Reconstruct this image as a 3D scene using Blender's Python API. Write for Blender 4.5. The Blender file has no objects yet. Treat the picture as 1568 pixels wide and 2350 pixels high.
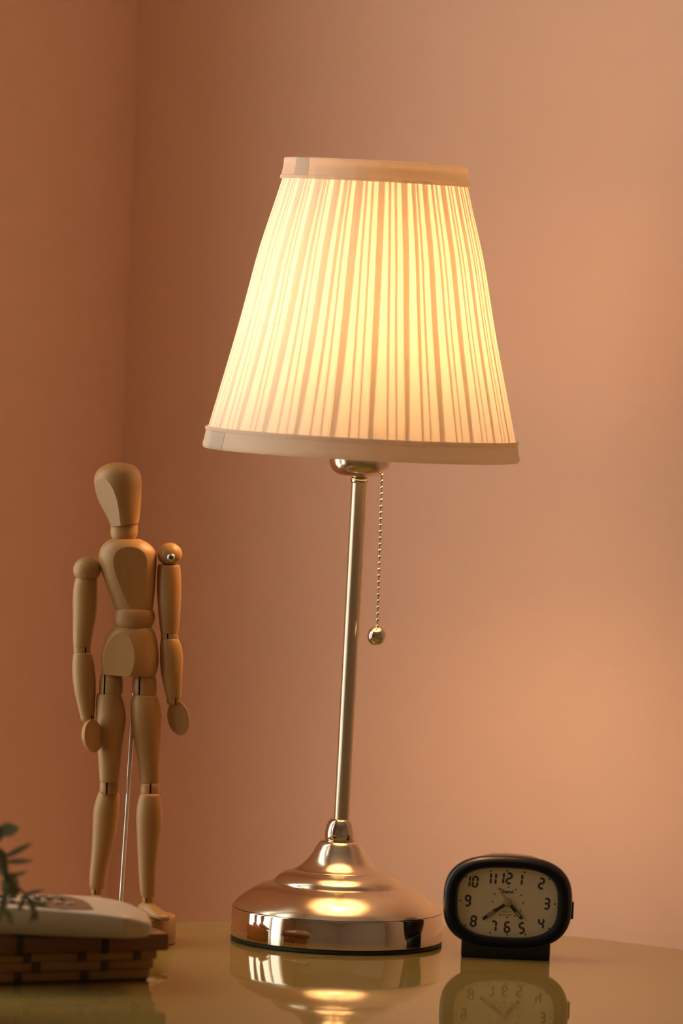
import bpy, bmesh, math, random
from mathutils import Vector, Matrix, Euler

random.seed(7)
PI = math.pi
R = math.radians
CM = 0.01
C = bpy.context.scene.collection
S = bpy.context.scene

# ------------------------------------------------------------------ camera
CAM_LOC = Vector((-0.0073, -3.60, 0.47))
PITCH, ROLL, FPX = R(2.70), R(2.10), 11880.0      # focal length in pixels of the 1568 x 2350 frame
cam_d = bpy.data.cameras.new('camera')
cam = bpy.data.objects.new('camera', cam_d)
C.objects.link(cam)
cam_d.sensor_fit = 'VERTICAL'
cam_d.sensor_height = 24.0
cam_d.lens = 24.0 * FPX / 2350.0
cam_d.clip_start = 0.05
cam.location = CAM_LOC
CAM_ROT = Matrix.Rotation(R(90) - PITCH, 3, 'X') @ Matrix.Rotation(ROLL, 3, 'Z')
cam.rotation_euler = CAM_ROT.to_euler()
cam_d.dof.use_dof = True
cam_d.dof.focus_distance = 3.60
cam_d.dof.aperture_fstop = 4.0
S.camera = cam

def at(px, py, Y):
    """the point of the room at depth Y that the photograph shows at pixel px, py"""
    d = CAM_ROT @ Vector(((px - 784.0) / FPX, (1175.0 - py) / FPX, -1.0))
    return CAM_LOC + d * ((Y - CAM_LOC.y) / d.y)

# ------------------------------------------------------------------ light, exposure
S.view_settings.view_transform = 'Standard'
S.view_settings.look = 'None'
S.view_settings.exposure = 0.10
S.view_settings.gamma = 1.0
S.view_settings.use_curve_mapping = False
S.cycles.max_bounces = 14
S.cycles.diffuse_bounces = 8
S.cycles.glossy_bounces = 6
S.cycles.transmission_bounces = 8
S.cycles.transparent_max_bounces = 12
S.cycles.caustics_reflective = True
S.cycles.sample_clamp_indirect = 6.0

SKY_COLOR, SKY_STRENGTH = (1.0, 0.97, 0.88), 2.85
BULB_COLOR, BULB_STRENGTH = (1.0, 0.57, 0.265), 61.0

world = bpy.data.worlds.new('overcast_sky')
S.world = world
world.use_nodes = True
bg = world.node_tree.nodes['Background']
bg.inputs[0].default_value = (*SKY_COLOR, 1)
bg.inputs[1].default_value = SKY_STRENGTH

# the corner of the room and the two walls that meet in it (the room stands turned to the camera)
CORNER = Vector((-0.183, 0.52, 0))
YAW = R(40)
AX_R = Vector((math.cos(YAW), -math.sin(YAW), 0))      # along the right-hand wall, away from the corner
AX_L = Vector((-math.sin(YAW), -math.cos(YAW), 0))     # along the left-hand wall, away from the corner
FLOOR_Z, CEIL_Z = -0.74, 1.86
WIN = (0.48, 1.62, -0.12, 1.30)                          # window in the left wall: along the wall, heights

pl = bpy.data.lights.new('window_portal', 'AREA')
pl.shape = 'RECTANGLE'
pl.size = WIN[1] - WIN[0]
pl.size_y = WIN[3] - WIN[2]
pl.cycles.is_portal = True
po = bpy.data.objects.new('window_portal', pl)
C.objects.link(po)
po.location = CORNER + AX_L * (WIN[0] + WIN[1]) / 2 - AX_R * 0.125 + Vector((0, 0, (WIN[2] + WIN[3]) / 2))
# area lights shine along local -Z: point it along AX_R into the room, local Y up
zx = -AX_R
po.rotation_euler = Matrix((Vector((0, 0, 1)).cross(zx), Vector((0, 0, 1)), zx)).transposed().to_euler()

# ------------------------------------------------------------------ materials
def new_mat(name):
    m = bpy.data.materials.new(name)
    m.use_nodes = True
    nt = m.node_tree
    return m, nt, nt.nodes['Principled BSDF']

def pmat(name, col, rough=0.5, metal=0.0, spec=0.5, coat=0.0, noise=0.0, nscale=60.0, bump=0.0, bscale=400.0, stretch=None):
    m, nt, b = new_mat(name)
    b.inputs['Base Color'].default_value = (*col, 1)
    b.inputs['Roughness'].default_value = rough
    b.inputs['Metallic'].default_value = metal
    b.inputs['Specular IOR Level'].default_value = spec
    b.inputs['Coat Weight'].default_value = coat
    tc = nt.nodes.new('ShaderNodeTexCoord')
    mp = nt.nodes.new('ShaderNodeMapping')
    nt.links.new(tc.outputs['Object'], mp.inputs[0])
    if stretch: mp.inputs['Scale'].default_value = stretch
    if noise:
        n = nt.nodes.new('ShaderNodeTexNoise'); n.inputs['Scale'].default_value = nscale
        n.inputs['Detail'].default_value = 5
        nt.links.new(mp.outputs[0], n.inputs['Vector'])
        mx = nt.nodes.new('ShaderNodeMix'); mx.data_type = 'RGBA'
        mx.inputs[6].default_value = (*[c * (1 - noise) for c in col], 1)
        mx.inputs[7].default_value = (*[min(1, c * (1 + noise)) for c in col], 1)
        nt.links.new(n.outputs['Fac'], mx.inputs[0])
        nt.links.new(mx.outputs[2], b.inputs['Base Color'])
    if bump:
        n2 = nt.nodes.new('ShaderNodeTexNoise'); n2.inputs['Scale'].default_value = bscale
        n2.inputs['Detail'].default_value = 3
        nt.links.new(mp.outputs[0], n2.inputs['Vector'])
        bp = nt.nodes.new('ShaderNodeBump'); bp.inputs['Strength'].default_value = bump
        bp.inputs['Distance'].default_value = 0.001
        nt.links.new(n2.outputs['Fac'], bp.inputs['Height'])
        nt.links.new(bp.outputs[0], b.inputs['Normal'])
    return m

def cloth_mat(name, col, trans):
    m, nt, b = new_mat(name)
    nt.nodes.remove(b)
    out = nt.nodes['Material Output']
    d = nt.nodes.new('ShaderNodeBsdfDiffuse'); d.inputs[0].default_value = (*col, 1)
    t = nt.nodes.new('ShaderNodeBsdfTranslucent'); t.inputs[0].default_value = (*col, 1)
    x = nt.nodes.new('ShaderNodeMixShader'); x.inputs[0].default_value = trans
    nt.links.new(d.outputs[0], x.inputs[1]); nt.links.new(t.outputs[0], x.inputs[2])
    tc = nt.nodes.new('ShaderNodeTexCoord')
    n = nt.nodes.new('ShaderNodeTexNoise'); n.inputs['Scale'].default_value = 900
    nt.links.new(tc.outputs['Object'], n.inputs['Vector'])
    bp = nt.nodes.new('ShaderNodeBump'); bp.inputs['Strength'].default_value = 0.06; bp.inputs['Distance'].default_value = 0.0005
    nt.links.new(n.outputs['Fac'], bp.inputs['Height'])
    nt.links.new(bp.outputs[0], d.inputs['Normal'])
    nt.links.new(x.outputs[0], out.inputs[0])
    return m

def glass_mat(name, rough=0.0, tint=(1, 1, 1), ior=1.45):
    m, nt, b = new_mat(name)
    nt.nodes.remove(b)
    out = nt.nodes['Material Output']
    t = nt.nodes.new('ShaderNodeBsdfTransparent'); t.inputs[0].default_value = (*tint, 1)
    g = nt.nodes.new('ShaderNodeBsdfGlossy'); g.inputs['Roughness'].default_value = rough
    f = nt.nodes.new('ShaderNodeFresnel')
    geo = nt.nodes.new('ShaderNodeNewGeometry')              # the same reflectance from both sides of a thin pane
    mr = nt.nodes.new('ShaderNodeMapRange'); mr.inputs[3].default_value = ior; mr.inputs[4].default_value = 1 / ior
    nt.links.new(geo.outputs['Backfacing'], mr.inputs[0]); nt.links.new(mr.outputs[0], f.inputs[0])
    x = nt.nodes.new('ShaderNodeMixShader')
    nt.links.new(f.outputs[0], x.inputs[0]); nt.links.new(t.outputs[0], x.inputs[1]); nt.links.new(g.outputs[0], x.inputs[2])
    nt.links.new(x.outputs[0], out.inputs[0])
    return m

M = {}
M['wall'] = pmat('peach_wall_paint', (0.91, 0.62, 0.455), 0.75, spec=0.2, noise=0.03, nscale=3, bump=0.12, bscale=120)
M['wall_pale'] = pmat('pale_wall_paint', (0.90, 0.85, 0.75), 0.8, spec=0.2, noise=0.02, nscale=3)
M['ceiling'] = pmat('ceiling_paint', (0.86, 0.80, 0.72), 0.9, spec=0.1, noise=0.02)
M['floor'] = pmat('floor_tile', (0.50, 0.40, 0.29), 0.5, noise=0.1, nscale=8)
M['white_trim'] = pmat('white_window_paint', (0.75, 0.72, 0.66), 0.4, noise=0.02)
M['table'] = pmat('olive_lacquer_table_top', (0.29, 0.222, 0.066), 0.035, spec=0.5, noise=0.03, nscale=9)
M['table_leg'] = pmat('dark_table_wood', (0.10, 0.055, 0.025), 0.4, noise=0.2, nscale=30)
M['metal'] = pmat('brushed_nickel', (0.71, 0.62, 0.48), 0.19, metal=1.0, noise=0.03, nscale=200)
M['pole'] = pmat('satin_nickel_pole', (0.66, 0.57, 0.42), 0.29, metal=1.0, noise=0.04, nscale=200)
M['metal_bright'] = pmat('polished_nickel', (0.72, 0.63, 0.49), 0.07, metal=1.0, noise=0.02, nscale=200)
M['pad'] = pmat('dark_green_rubber', (0.018, 0.022, 0.009), 0.6, noise=0.1)
M['fabric'] = cloth_mat('ivory_pleated_fabric', (0.93, 0.89, 0.83), 0.53)
M['liner'] = cloth_mat('white_shade_liner', (0.86, 0.81, 0.74), 0.38)
M['trim'] = cloth_mat('ivory_trim_ribbon', (0.76, 0.68, 0.58), 0.36)
M['wood'] = pmat('pale_beech_wood', (0.45, 0.242, 0.082), 0.42, spec=0.4, noise=0.10, nscale=26, bump=0.04, bscale=90, stretch=(6, 6, 0.7))
M['steel'] = pmat('polished_steel_rod', (0.80, 0.78, 0.72), 0.34, metal=1.0, noise=0.03)
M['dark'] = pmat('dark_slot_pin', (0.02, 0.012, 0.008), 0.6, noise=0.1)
M['clock_black'] = pmat('black_clock_plastic', (0.006, 0.006, 0.008), 0.30, spec=0.45, noise=0.1)
M['clock_matte'] = pmat('matte_black_bezel', (0.006, 0.006, 0.007), 0.6, spec=0.15, noise=0.1)
M['clock_blue'] = pmat('navy_bezel_rim', (0.010, 0.014, 0.026), 0.32, noise=0.1)
M['dial'] = pmat('cream_clock_dial', (0.66, 0.60, 0.40), 0.7, spec=0.2, noise=0.04, nscale=90)
M['ink'] = pmat('navy_print', (0.025, 0.025, 0.042), 0.6, noise=0.05)
M['ink_pale'] = pmat('faded_grey_print', (0.16, 0.13, 0.09), 0.7, noise=0.05)
M['hand_black'] = pmat('black_clock_hand', (0.004, 0.004, 0.005), 0.35, noise=0.05)
M['lume'] = pmat('pale_green_lume', (0.42, 0.44, 0.25), 0.6, noise=0.05)
M['yellow'] = pmat('yellow_alarm_hand', (0.50, 0.36, 0.03), 0.5, noise=0.05)
M['cap'] = pmat('beige_hand_cap', (0.36, 0.28, 0.17), 0.5, noise=0.05)
M['button'] = pmat('satin_snooze_bar', (0.35, 0.27, 0.20), 0.22, metal=0.7, noise=0.05)
M['clear'] = glass_mat('clear_clock_lens')
M['pane'] = glass_mat('window_glass')
M['phone_white'] = pmat('off_white_phone_plastic', (0.55, 0.47, 0.37), 0.38, noise=0.02)
M['phone_panel'] = pmat('brown_phone_keypad', (0.20, 0.115, 0.075), 0.35, noise=0.05)
M['phone_key'] = pmat('grey_phone_key', (0.30, 0.25, 0.19), 0.4, noise=0.05)
M['phone_key_dark'] = pmat('dark_phone_key', (0.045, 0.032, 0.024), 0.4, noise=0.05)
M['bamboo'] = pmat('tan_bamboo', (0.36, 0.185, 0.055), 0.5, noise=0.25, nscale=40, stretch=(0.6, 6, 6), bump=0.2, bscale=120)
M['bamboo_dark'] = pmat('dark_bamboo', (0.085, 0.036, 0.012), 0.5, noise=0.25, nscale=40)
M['rim'] = pmat('brown_bamboo_rim', (0.18, 0.070, 0.022), 0.45, noise=0.25, nscale=40, stretch=(0.6, 6, 6))
M['binding'] = pmat('dark_rim_binding', (0.03, 0.014, 0.007), 0.6, noise=0.2)
M['leaf'] = pmat('grey_green_leaf', (0.25, 0.25, 0.15), 0.6, noise=0.2, nscale=80)
M['stem'] = pmat('olive_stem', (0.055, 0.050, 0.022), 0.7, noise=0.2)
M['pot'] = pmat('white_ceramic_pot', (0.60, 0.55, 0.47), 0.3, noise=0.03)
M['soil'] = pmat('dark_soil', (0.03, 0.02, 0.012), 0.9, noise=0.3)

def bulb_mat():
    m, nt, b = new_mat('lit_frosted_bulb')
    nt.nodes.remove(b)
    e = nt.nodes.new('ShaderNodeEmission')
    e.inputs[0].default_value = (*BULB_COLOR, 1)
    e.inputs[1].default_value = BULB_STRENGTH
    nt.links.new(e.outputs[0], nt.nodes['Material Output'].inputs[0])
    return m
M['bulb'] = bulb_mat()

# ------------------------------------------------------------------ object helpers
def finish(bm, name, mat, parent=None, origin=None, smooth=True, angle=38, recalc=True):
    """links bm (in world coordinates) as ONE mesh object; origin or the parent's place becomes its zero"""
    if recalc: bmesh.ops.recalc_face_normals(bm, faces=bm.faces)
    o0 = origin if origin is not None else Vector((0, 0, 0))
    if o0.length: bmesh.ops.translate(bm, verts=bm.verts, vec=-o0)
    me = bpy.data.meshes.new(name)
    bm.to_mesh(me); bm.free()
    if smooth:
        for p in me.polygons: p.use_smooth = True
        me.set_sharp_from_angle(angle=R(angle))
    me.materials.append(M[mat])
    o = bpy.data.objects.new(name, me)
    C.objects.link(o)
    if parent is not None: o.parent = parent
    elif origin is not None: o.location = origin
    return o

def thing(name, label, cat, loc=(0, 0, 0), rot=(0, 0, 0), group=None):
    o = bpy.data.objects.new(name, None)
    o.empty_display_size = 0.02
    C.objects.link(o)
    o.location = loc; o.rotation_euler = rot
    o['label'] = label; o['category'] = cat
    if group: o['group'] = group
    return o

def struct(o, label=None):
    o['kind'] = 'structure'
    if label: o['label'] = label
    return o

def add_box(bm, lo, hi, mat=None, bevel=0.0):
    r = bmesh.ops.create_cube(bm, size=1.0)
    vs = r['verts']
    lo, hi = Vector(lo), Vector(hi)
    for v in vs:
        v.co = Vector(((v.co.x + .5) * (hi.x - lo.x) + lo.x, (v.co.y + .5) * (hi.y - lo.y) + lo.y, (v.co.z + .5) * (hi.z - lo.z) + lo.z))
    if bevel:
        es = list({e for v in vs for e in v.link_edges})
        b = bmesh.ops.bevel(bm, geom=es, offset=bevel, segments=2, affect='EDGES', profile=0.5)
        vs = list({v for f in b['faces'] for v in f.verts} | {v for v in vs if v.is_valid})
    if mat is not None: bmesh.ops.transform(bm, matrix=mat, verts=vs)
    return vs

def add_rings(bm, rings, close=True, cap0=True, cap1=True):
    """rings: lists of points of one length; bridges them with quads"""
    vr = [[bm.verts.new(p) for p in ring] for ring in rings]
    n = len(vr[0])
    for a, b in zip(vr, vr[1:]):
        for i in range(n if close else n - 1):
            j = (i + 1) % n
            bm.faces.new((a[i], a[j], b[j], b[i]))
    if cap0: bm.faces.new(vr[0][::-1])
    if cap1: bm.faces.new(vr[-1])
    return vr

def lathe(bm, prof, mat=None, n=64, cap0=True, cap1=True, center=(0, 0)):
    rings = []
    for r, z in prof:
        ring = []
        for i in range(n):
            a = 2 * PI * i / n
            p = Vector((center[0] + r * math.cos(a), center[1] + r * math.sin(a), z))
            ring.append(mat @ p if mat is not None else p)
        rings.append(ring)
    add_rings(bm, rings, True, cap0, cap1)

def smooth_prof(pts, n=6):
    """Catmull-Rom through (r, z) points"""
    out = []
    P = [pts[0]] + list(pts) + [pts[-1]]
    for i in range(1, len(P) - 2):
        p0, p1, p2, p3 = P[i - 1], P[i], P[i + 1], P[i + 2]
        for k in range(n):
            t = k / n
            out.append(tuple(0.5 * ((2 * b) + (-a + c) * t + (2 * a - 5 * b + 4 * c - d) * t * t + (-a + 3 * b - 3 * c + d) * t ** 3)
                             for a, b, c, d in zip(p0, p1, p2, p3)))
    out.append(tuple(pts[-1]))
    return out

def tube(bm, pts, rad, n=10):
    """tube along points, rad a number or a list"""
    rings = []
    for i, p in enumerate(pts):
        p = Vector(p)
        t = (Vector(pts[min(i + 1, len(pts) - 1)]) - Vector(pts[max(i - 1, 0)])).normalized()
        a = t.cross(Vector((0, 1, 0.31))).normalized(); b = t.cross(a)
        r = rad[i] if isinstance(rad, (list, tuple)) else rad
        rings.append([p + (a * math.cos(2 * PI * k / n) + b * math.sin(2 * PI * k / n)) * r for k in range(n)])
    add_rings(bm, rings)

def sphere(bm, c, r, u=16, v=10, mat=None):
    x = bmesh.ops.create_uvsphere(bm, u_segments=u, v_segments=v, radius=r)
    m = Matrix.Translation(Vector(c))
    if mat is not None: m = m @ mat
    bmesh.ops.transform(bm, matrix=m, verts=x['verts'])
    return x['verts']

def cut(bm, co, no):
    """keeps what lies behind the plane and closes the cut with a flat face"""
    g = bm.verts[:] + bm.edges[:] + bm.faces[:]
    r = bmesh.ops.bisect_plane(bm, geom=g, plane_co=co, plane_no=no, clear_outer=True, dist=1e-7)
    es = [e for e in r['geom_cut'] if isinstance(e, bmesh.types.BMEdge)]
    if es:
        try: bmesh.ops.holes_fill(bm, edges=es, sides=0)
        except Exception: pass

# ------------------------------------------------------------------ the room
ROOM = 4.5
def wall_box(bm, axis, inward, a0, a1, z0, z1, th=0.12):
    """a slab standing on a wall line through CORNER"""
    p = [CORNER + axis * a0, CORNER + axis * a1]
    q = [p[0] - inward * th, p[1] - inward * th]
    vs = [bm.verts.new((v.x, v.y, z)) for z in (z0, z1) for v in (p[0], p[1], q[1], q[0])]
    for f in ((0, 1, 2, 3), (4, 5, 6, 7), (0, 1, 5, 4), (1, 2, 6, 5), (2, 3, 7, 6), (3, 0, 4, 7)):
        bm.faces.new([vs[i] for i in f])

bm = bmesh.new()
wall_box(bm, AX_R, AX_L, -0.12, ROOM, FLOOR_Z, CEIL_Z)
struct(finish(bm, 'wall_right', 'wall', smooth=False), 'peach painted wall behind the table lamp')
bm = bmesh.new()
wall_box(bm, AX_L, AX_R, 0, WIN[0], FLOOR_Z, CEIL_Z)
wall_box(bm, AX_L, AX_R, WIN[1], ROOM, FLOOR_Z, CEIL_Z)
wall_box(bm, AX_L, AX_R, WIN[0], WIN[1], FLOOR_Z, WIN[2])
wall_box(bm, AX_L, AX_R, WIN[0], WIN[1], WIN[3], CEIL_Z)
struct(finish(bm, 'wall_left', 'wall', smooth=False), 'peach painted wall left of the corner, behind the wooden figure')
bm = bmesh.new()
far_r = CORNER + AX_R * ROOM
p = [far_r, far_r + AX_L * ROOM, CORNER + AX_L * ROOM]
def slab(bm, a, b, z0, z1, out, th=0.12):
    vs = [bm.verts.new((v.x, v.y, z)) for z in (z0, z1) for v in (a, b, b + out * th, a + out * th)]
    for f in ((0, 1, 2, 3), (4, 5, 6, 7), (0, 1, 5, 4), (1, 2, 6, 5), (2, 3, 7, 6), (3, 0, 4, 7)):
        bm.faces.new([vs[i] for i in f])
slab(bm, p[0], p[1], FLOOR_Z, CEIL_Z, AX_R)
struct(finish(bm, 'wall_side', 'wall_pale', smooth=False), 'pale painted wall opposite the window')
bm = bmesh.new()
slab(bm, p[1], p[2], FLOOR_Z, CEIL_Z, AX_L)
struct(finish(bm, 'wall_rear', 'wall_pale', smooth=False), 'pale painted wall behind the camera')
def quad_slab(bm, z0, z1):
    q = [CORNER, far_r, p[1], p[2]]
    c = (q[0] + q[2]) / 2
    q = [v + (v - c).normalized() * 0.17 for v in q]
    vs = [bm.verts.new((v.x, v.y, z)) for z in (z0, z1) for v in q]
    for f in ((0, 1, 2, 3), (4, 5, 6, 7), (0, 1, 5, 4), (1, 2, 6, 5), (2, 3, 7, 6), (3, 0, 4, 7)):
        bm.faces.new([vs[i] for i in f])
bm = bmesh.new(); quad_slab(bm, FLOOR_Z - 0.1, FLOOR_Z)
struct(finish(bm, 'floor', 'floor', smooth=False))
bm = bmesh.new(); quad_slab(bm, CEIL_Z, CEIL_Z + 0.1)
struct(finish(bm, 'ceiling', 'ceiling', smooth=False))

# window in the left wall, beyond the frame of the photograph: daylight enters here
WM = Matrix((AX_L, -AX_R, Vector((0, 0, 1)))).transposed().to_4x4()
WM.translation = CORNER
win = bpy.data.objects.new('window_1', None); C.objects.link(win); struct(win, 'white framed window in the left wall')
w0, w1, h0, h1 = WIN
bm = bmesh.new()
fw = 0.045
add_box(bm, (w0, 0.03, h0), (w0 + fw, 0.09, h1), WM); add_box(bm, (w1 - fw, 0.03, h0), (w1, 0.09, h1), WM)
add_box(bm, (w0 + fw, 0.03, h0), (w1 - fw, 0.09, h0 + fw), WM); add_box(bm, (w0 + fw, 0.03, h1 - fw), (w1 - fw, 0.09, h1), WM)
finish(bm, 'window_frame', 'white_trim', win, smooth=False)
bm = bmesh.new()
mid = (w0 + w1) / 2
add_box(bm, (mid - 0.02, 0.035, h0 + fw), (mid + 0.02, 0.085, h1 - fw), WM)
finish(bm, 'mullion', 'white_trim', win, smooth=False)
for a, b in ((w0 + fw, mid - 0.02), (mid + 0.02, w1 - fw)):
    bm = bmesh.new()
    q = [bm.verts.new(WM @ Vector(v)) for v in ((a, 0.06, h0 + fw), (b, 0.06, h0 + fw), (b, 0.06, h1 - fw), (a, 0.06, h1 - fw))]
    bm.faces.new(q)
    finish(bm, 'pane', 'pane', win, smooth=False)

# ------------------------------------------------------------------ oval table
TC, TA, TB = Vector((0.028, -0.696, 0)), 0.48, 0.81
tab = thing('oval_table', 'glossy olive lacquered oval table top carrying the lamp, clock and wooden figure', 'table', (TC.x, TC.y, FLOOR_Z))
bm = bmesh.new()
rings = []
for inset, z in ((0.006, -0.022), (0.0015, -0.0205), (0, -0.018), (0, -0.004), (0.0006, -0.0018), (0.002, -0.0006), (0.004, 0.0), (0.02, 0.0)):
    rings.append([Vector((TC.x + (TA - inset) * math.cos(2 * PI * i / 160), TC.y + (TB - inset) * math.sin(2 * PI * i / 160), z)) for i in range(160)])
add_rings(bm, rings)
finish(bm, 'table_top', 'table', tab, Vector(tab.location), angle=8)
bm = bmesh.new()
lathe(bm, smooth_prof([(0.20, FLOOR_Z), (0.19, FLOOR_Z + 0.02), (0.07, FLOOR_Z + 0.05), (0.05, FLOOR_Z + 0.2), (0.07, FLOOR_Z + 0.45), (0.05, FLOOR_Z + 0.62), (0.16, -0.03), (0.17, -0.022)]), center=(TC.x, TC.y), n=40)
finish(bm, 'pedestal', 'table_leg', tab, Vector(tab.location))

# ------------------------------------------------------------------ table lamp
lamp = thing('table_lamp', 'lit nickel table lamp with an ivory pleated shade and pull chain', 'lamp', (0, 0, 0))
c = CM
bm = bmesh.new()
lathe(bm, [(6.9 * c, 0.0), (7.30 * c, 0.0), (7.38 * c, 0.08 * c), (7.38 * c, 0.22 * c), (7.28 * c, 0.30 * c), (6.9 * c, 0.30 * c)], n=96)
finish(bm, 'base_pad', 'pad', lamp)
# foot: the polished side band and the satin domes are two parts
bm = bmesh.new()
lathe(bm, [(7.0 * c, 0.30 * c), (7.34 * c, 0.30 * c), (7.38 * c, 0.34 * c), (7.38 * c, 2.24 * c), (7.34 * c, 2.31 * c), (7.0 * c, 2.33 * c)], n=128)
finish(bm, 'base_band', 'metal_bright', lamp)
bm = bmesh.new()
dome = [(7.2 * c, 2.30 * c)] + smooth_prof([(7.34 * c, 2.35 * c), (7.06 * c, 2.68 * c), (6.45 * c, 3.20 * c), (5.65 * c, 3.70 * c), (4.95 * c, 3.98 * c), (4.56 * c, 4.07 * c)], 8)
dome += smooth_prof([(4.52 * c, 4.12 * c), (4.36 * c, 4.36 * c), (3.95 * c, 4.68 * c), (3.45 * c, 4.90 * c), (3.10 * c, 4.98 * c)], 8)
dome += smooth_prof([(3.06 * c, 5.02 * c), (2.72 * c, 5.22 * c), (2.28 * c, 5.62 * c), (1.92 * c, 6.10 * c), (1.66 * c, 6.55 * c), (1.46 * c, 6.88 * c), (1.24 * c, 7.05 * c), (0.95 * c, 7.10 * c)], 8)
lathe(bm, dome, n=128)
finish(bm, 'base_dome', 'metal', lamp, angle=20)
bm = bmesh.new()
lathe(bm, smooth_prof([(0.98 * c, 7.08 * c), (1.04 * c, 7.18 * c), (1.07 * c, 7.45 * c), (1.04 * c, 7.80 * c), (0.93 * c, 8.20 * c), (0.80 * c, 8.45 * c), (0.66 * c, 8.58 * c), (0.56 * c, 8.60 * c)], 6), n=64)
finish(bm, 'finial', 'metal_bright', lamp)

# everything above the finial leans a little to the right
UP = Matrix.Translation((0.0008, 0, 8.5 * c)) @ Matrix.Rotation(R(0.88), 4, 'Y') @ Matrix.Translation((0, 0, -8.5 * c))
bm = bmesh.new()
lathe(bm, [(0.555 * c, 8.4 * c), (0.555 * c, 32.3 * c)], UP, n=48)
finish(bm, 'pole', 'pole', lamp)
bm = bmesh.new()
lathe(bm, smooth_prof([(0.55 * c, 32.10 * c), (0.62 * c, 32.16 * c), (0.64 * c, 32.28 * c), (0.60 * c, 32.44 * c), (0.52 * c, 32.50 * c), (0.52 * c, 32.62 * c)], 5), UP, n=40)
finish(bm, 'collar', 'metal_bright', lamp)
bm = bmesh.new()
cup = smooth_prof([(0.4 * c, 32.56 * c), (1.0 * c, 32.56 * c), (1.45 * c, 32.63 * c), (1.85 * c, 32.86 * c), (2.08 * c, 33.2 * c), (2.17 * c, 33.6 * c), (2.17 * c, 34.4 * c)], 6)
cup += [(2.17 * c, 35.6 * c), (2.05 * c, 35.8 * c), (1.6 * c, 35.9 * c), (1.6 * c, 39.4 * c), (1.45 * c, 39.6 * c)]
lathe(bm, cup, UP, n=56)
finish(bm, 'socket_cup', 'metal', lamp)
# bulb
bm = bmesh.new()
lathe(bm, smooth_prof([(1.3 * c, 39.6 * c), (1.4 * c, 41.2 * c), (1.9 * c, 42.6 * c), (2.6 * c, 44.0 * c), (3.0 * c, 45.6 * c), (2.75 * c, 47.2 * c), (1.9 * c, 48.3 * c), (0.7 * c, 48.75 * c), (0.1 * c, 48.8 * c)], 3), UP, n=20)
finish(bm, 'bulb', 'bulb', lamp)
# carrier of the shade: ring at the lower rim, three spokes
Z0, Z1, RB, RT = 34.05, 54.4, 10.93, 6.30
bm = bmesh.new()
def ring_pts(r, z, n=64): return [UP @ Vector((r * c * math.cos(2 * PI * i / n), r * c * math.sin(2 * PI * i / n), z * c)) for i in range(n + 1)]
tube(bm, ring_pts(2.2, 35.2, 32), 0.1 * c, 6)
for k in range(3):
    a = R(35 + 120 * k)
    tube(bm, [UP @ Vector((r * c * math.cos(a), r * c * math.sin(a), z * c)) for r, z in ((2.15, 35.2), (6.0, 35.5), (10.35, 36.0))], 0.09 * c, 6)
finish(bm, 'shade_carrier', 'metal_bright', lamp)

# pleated shade
def shade_r(t):
    """radius at height fraction t (0 bottom, 1 top): straight cone, a little fuller below the upper trim"""
    r = 10.75 + (6.36 - 10.75) * t
    return r + 0.22 * math.exp(-((t - 0.72) / 0.20) ** 2) * (1 - t) ** 0.25
G = 26
groups = []
for g in range(G):
    j = lambda s: random.uniform(-s, s)
    w = [(0.0, 0.12 + j(.03), 0.34 + j(.08)), (0.48 + j(.06), 0.04, 0.15 + j(.04)), (0.74 + j(.04), 0.035, 0.12 + j(.03))]
    wt = [0.0, 0.465 + j(.035), 0.69 + j(.025)]
    groups.append((w, wt, random.uniform(-.12, .12), random.uniform(.6, 1.3)))
ROWS = 30
bm = bmesh.new()
rings = []
for i in range(ROWS + 1):
    t = i / ROWS
    z = 35.2 + (53.25 - 35.2) * t
    r0 = shade_r(t)
    ring = []
    k = t ** 0.75
    d = 0.018 + 0.014 * (1 - t)            # gap between the layers, cm
    for g, (w, wt, jit, puff) in enumerate(groups):
        bases = []
        for q in range(3):
            a = w[q][0] * (1 - k) + wt[q] * k
            wd = w[q][1] * (1 - k) + w[q][2] * k
            bases.append((a, wd))
        h = (0.055 * (1 - t) + 0.008) * puff
        for q, (a, wd) in enumerate(bases):
            nxt = bases[q + 1][0] if q < 2 else 1.0
            b = a + wd
            hq = h * (1.0 if q == 2 else 0.45)
            hp = h * (1.0 if q == 0 else 0.45)
            pts = [(a, -2 * d), (a + wd * .5, -2 * d), (b, -2 * d + .004), (b + .004, -1.5 * d), (b, -1.0 * d), (a + wd * .5, -1.0 * d), (a + .008, -1.0 * d),
                   (a + .002, -.5 * d), (a + .008, 0), (a + wd * .5, 0.2 * d), (b, .3 * d), (b + (nxt - b) * .45, .5 * hq), (b + (nxt - b) * .85, hq), (nxt - .004, hq * .8)]
            for u, dr in pts:
                th = 2 * PI * (g + u + 0) / G - PI / 2 + 0.035
                ring.append(UP @ Vector(((r0 + dr) * c * math.cos(th), (r0 + dr) * c * math.sin(th), z * c)))
    rings.append(ring)
add_rings(bm, rings, True, False, False)
shade = finish(bm, 'pleated_shade', 'fabric', lamp, angle=55, recalc=False)
bm = bmesh.new()
rings = [[UP @ Vector(((shade_r(i / 16) - 0.16) * c * math.cos(2 * PI * k / 96), (shade_r(i / 16) - 0.16) * c * math.sin(2 * PI * k / 96), (34.6 + (53.9 - 34.6) * i / 16) * c)) for k in range(96)] for i in range(17)]
add_rings(bm, rings, True, False, False)
finish(bm, 'shade_liner', 'liner', lamp, recalc=False)
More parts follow.
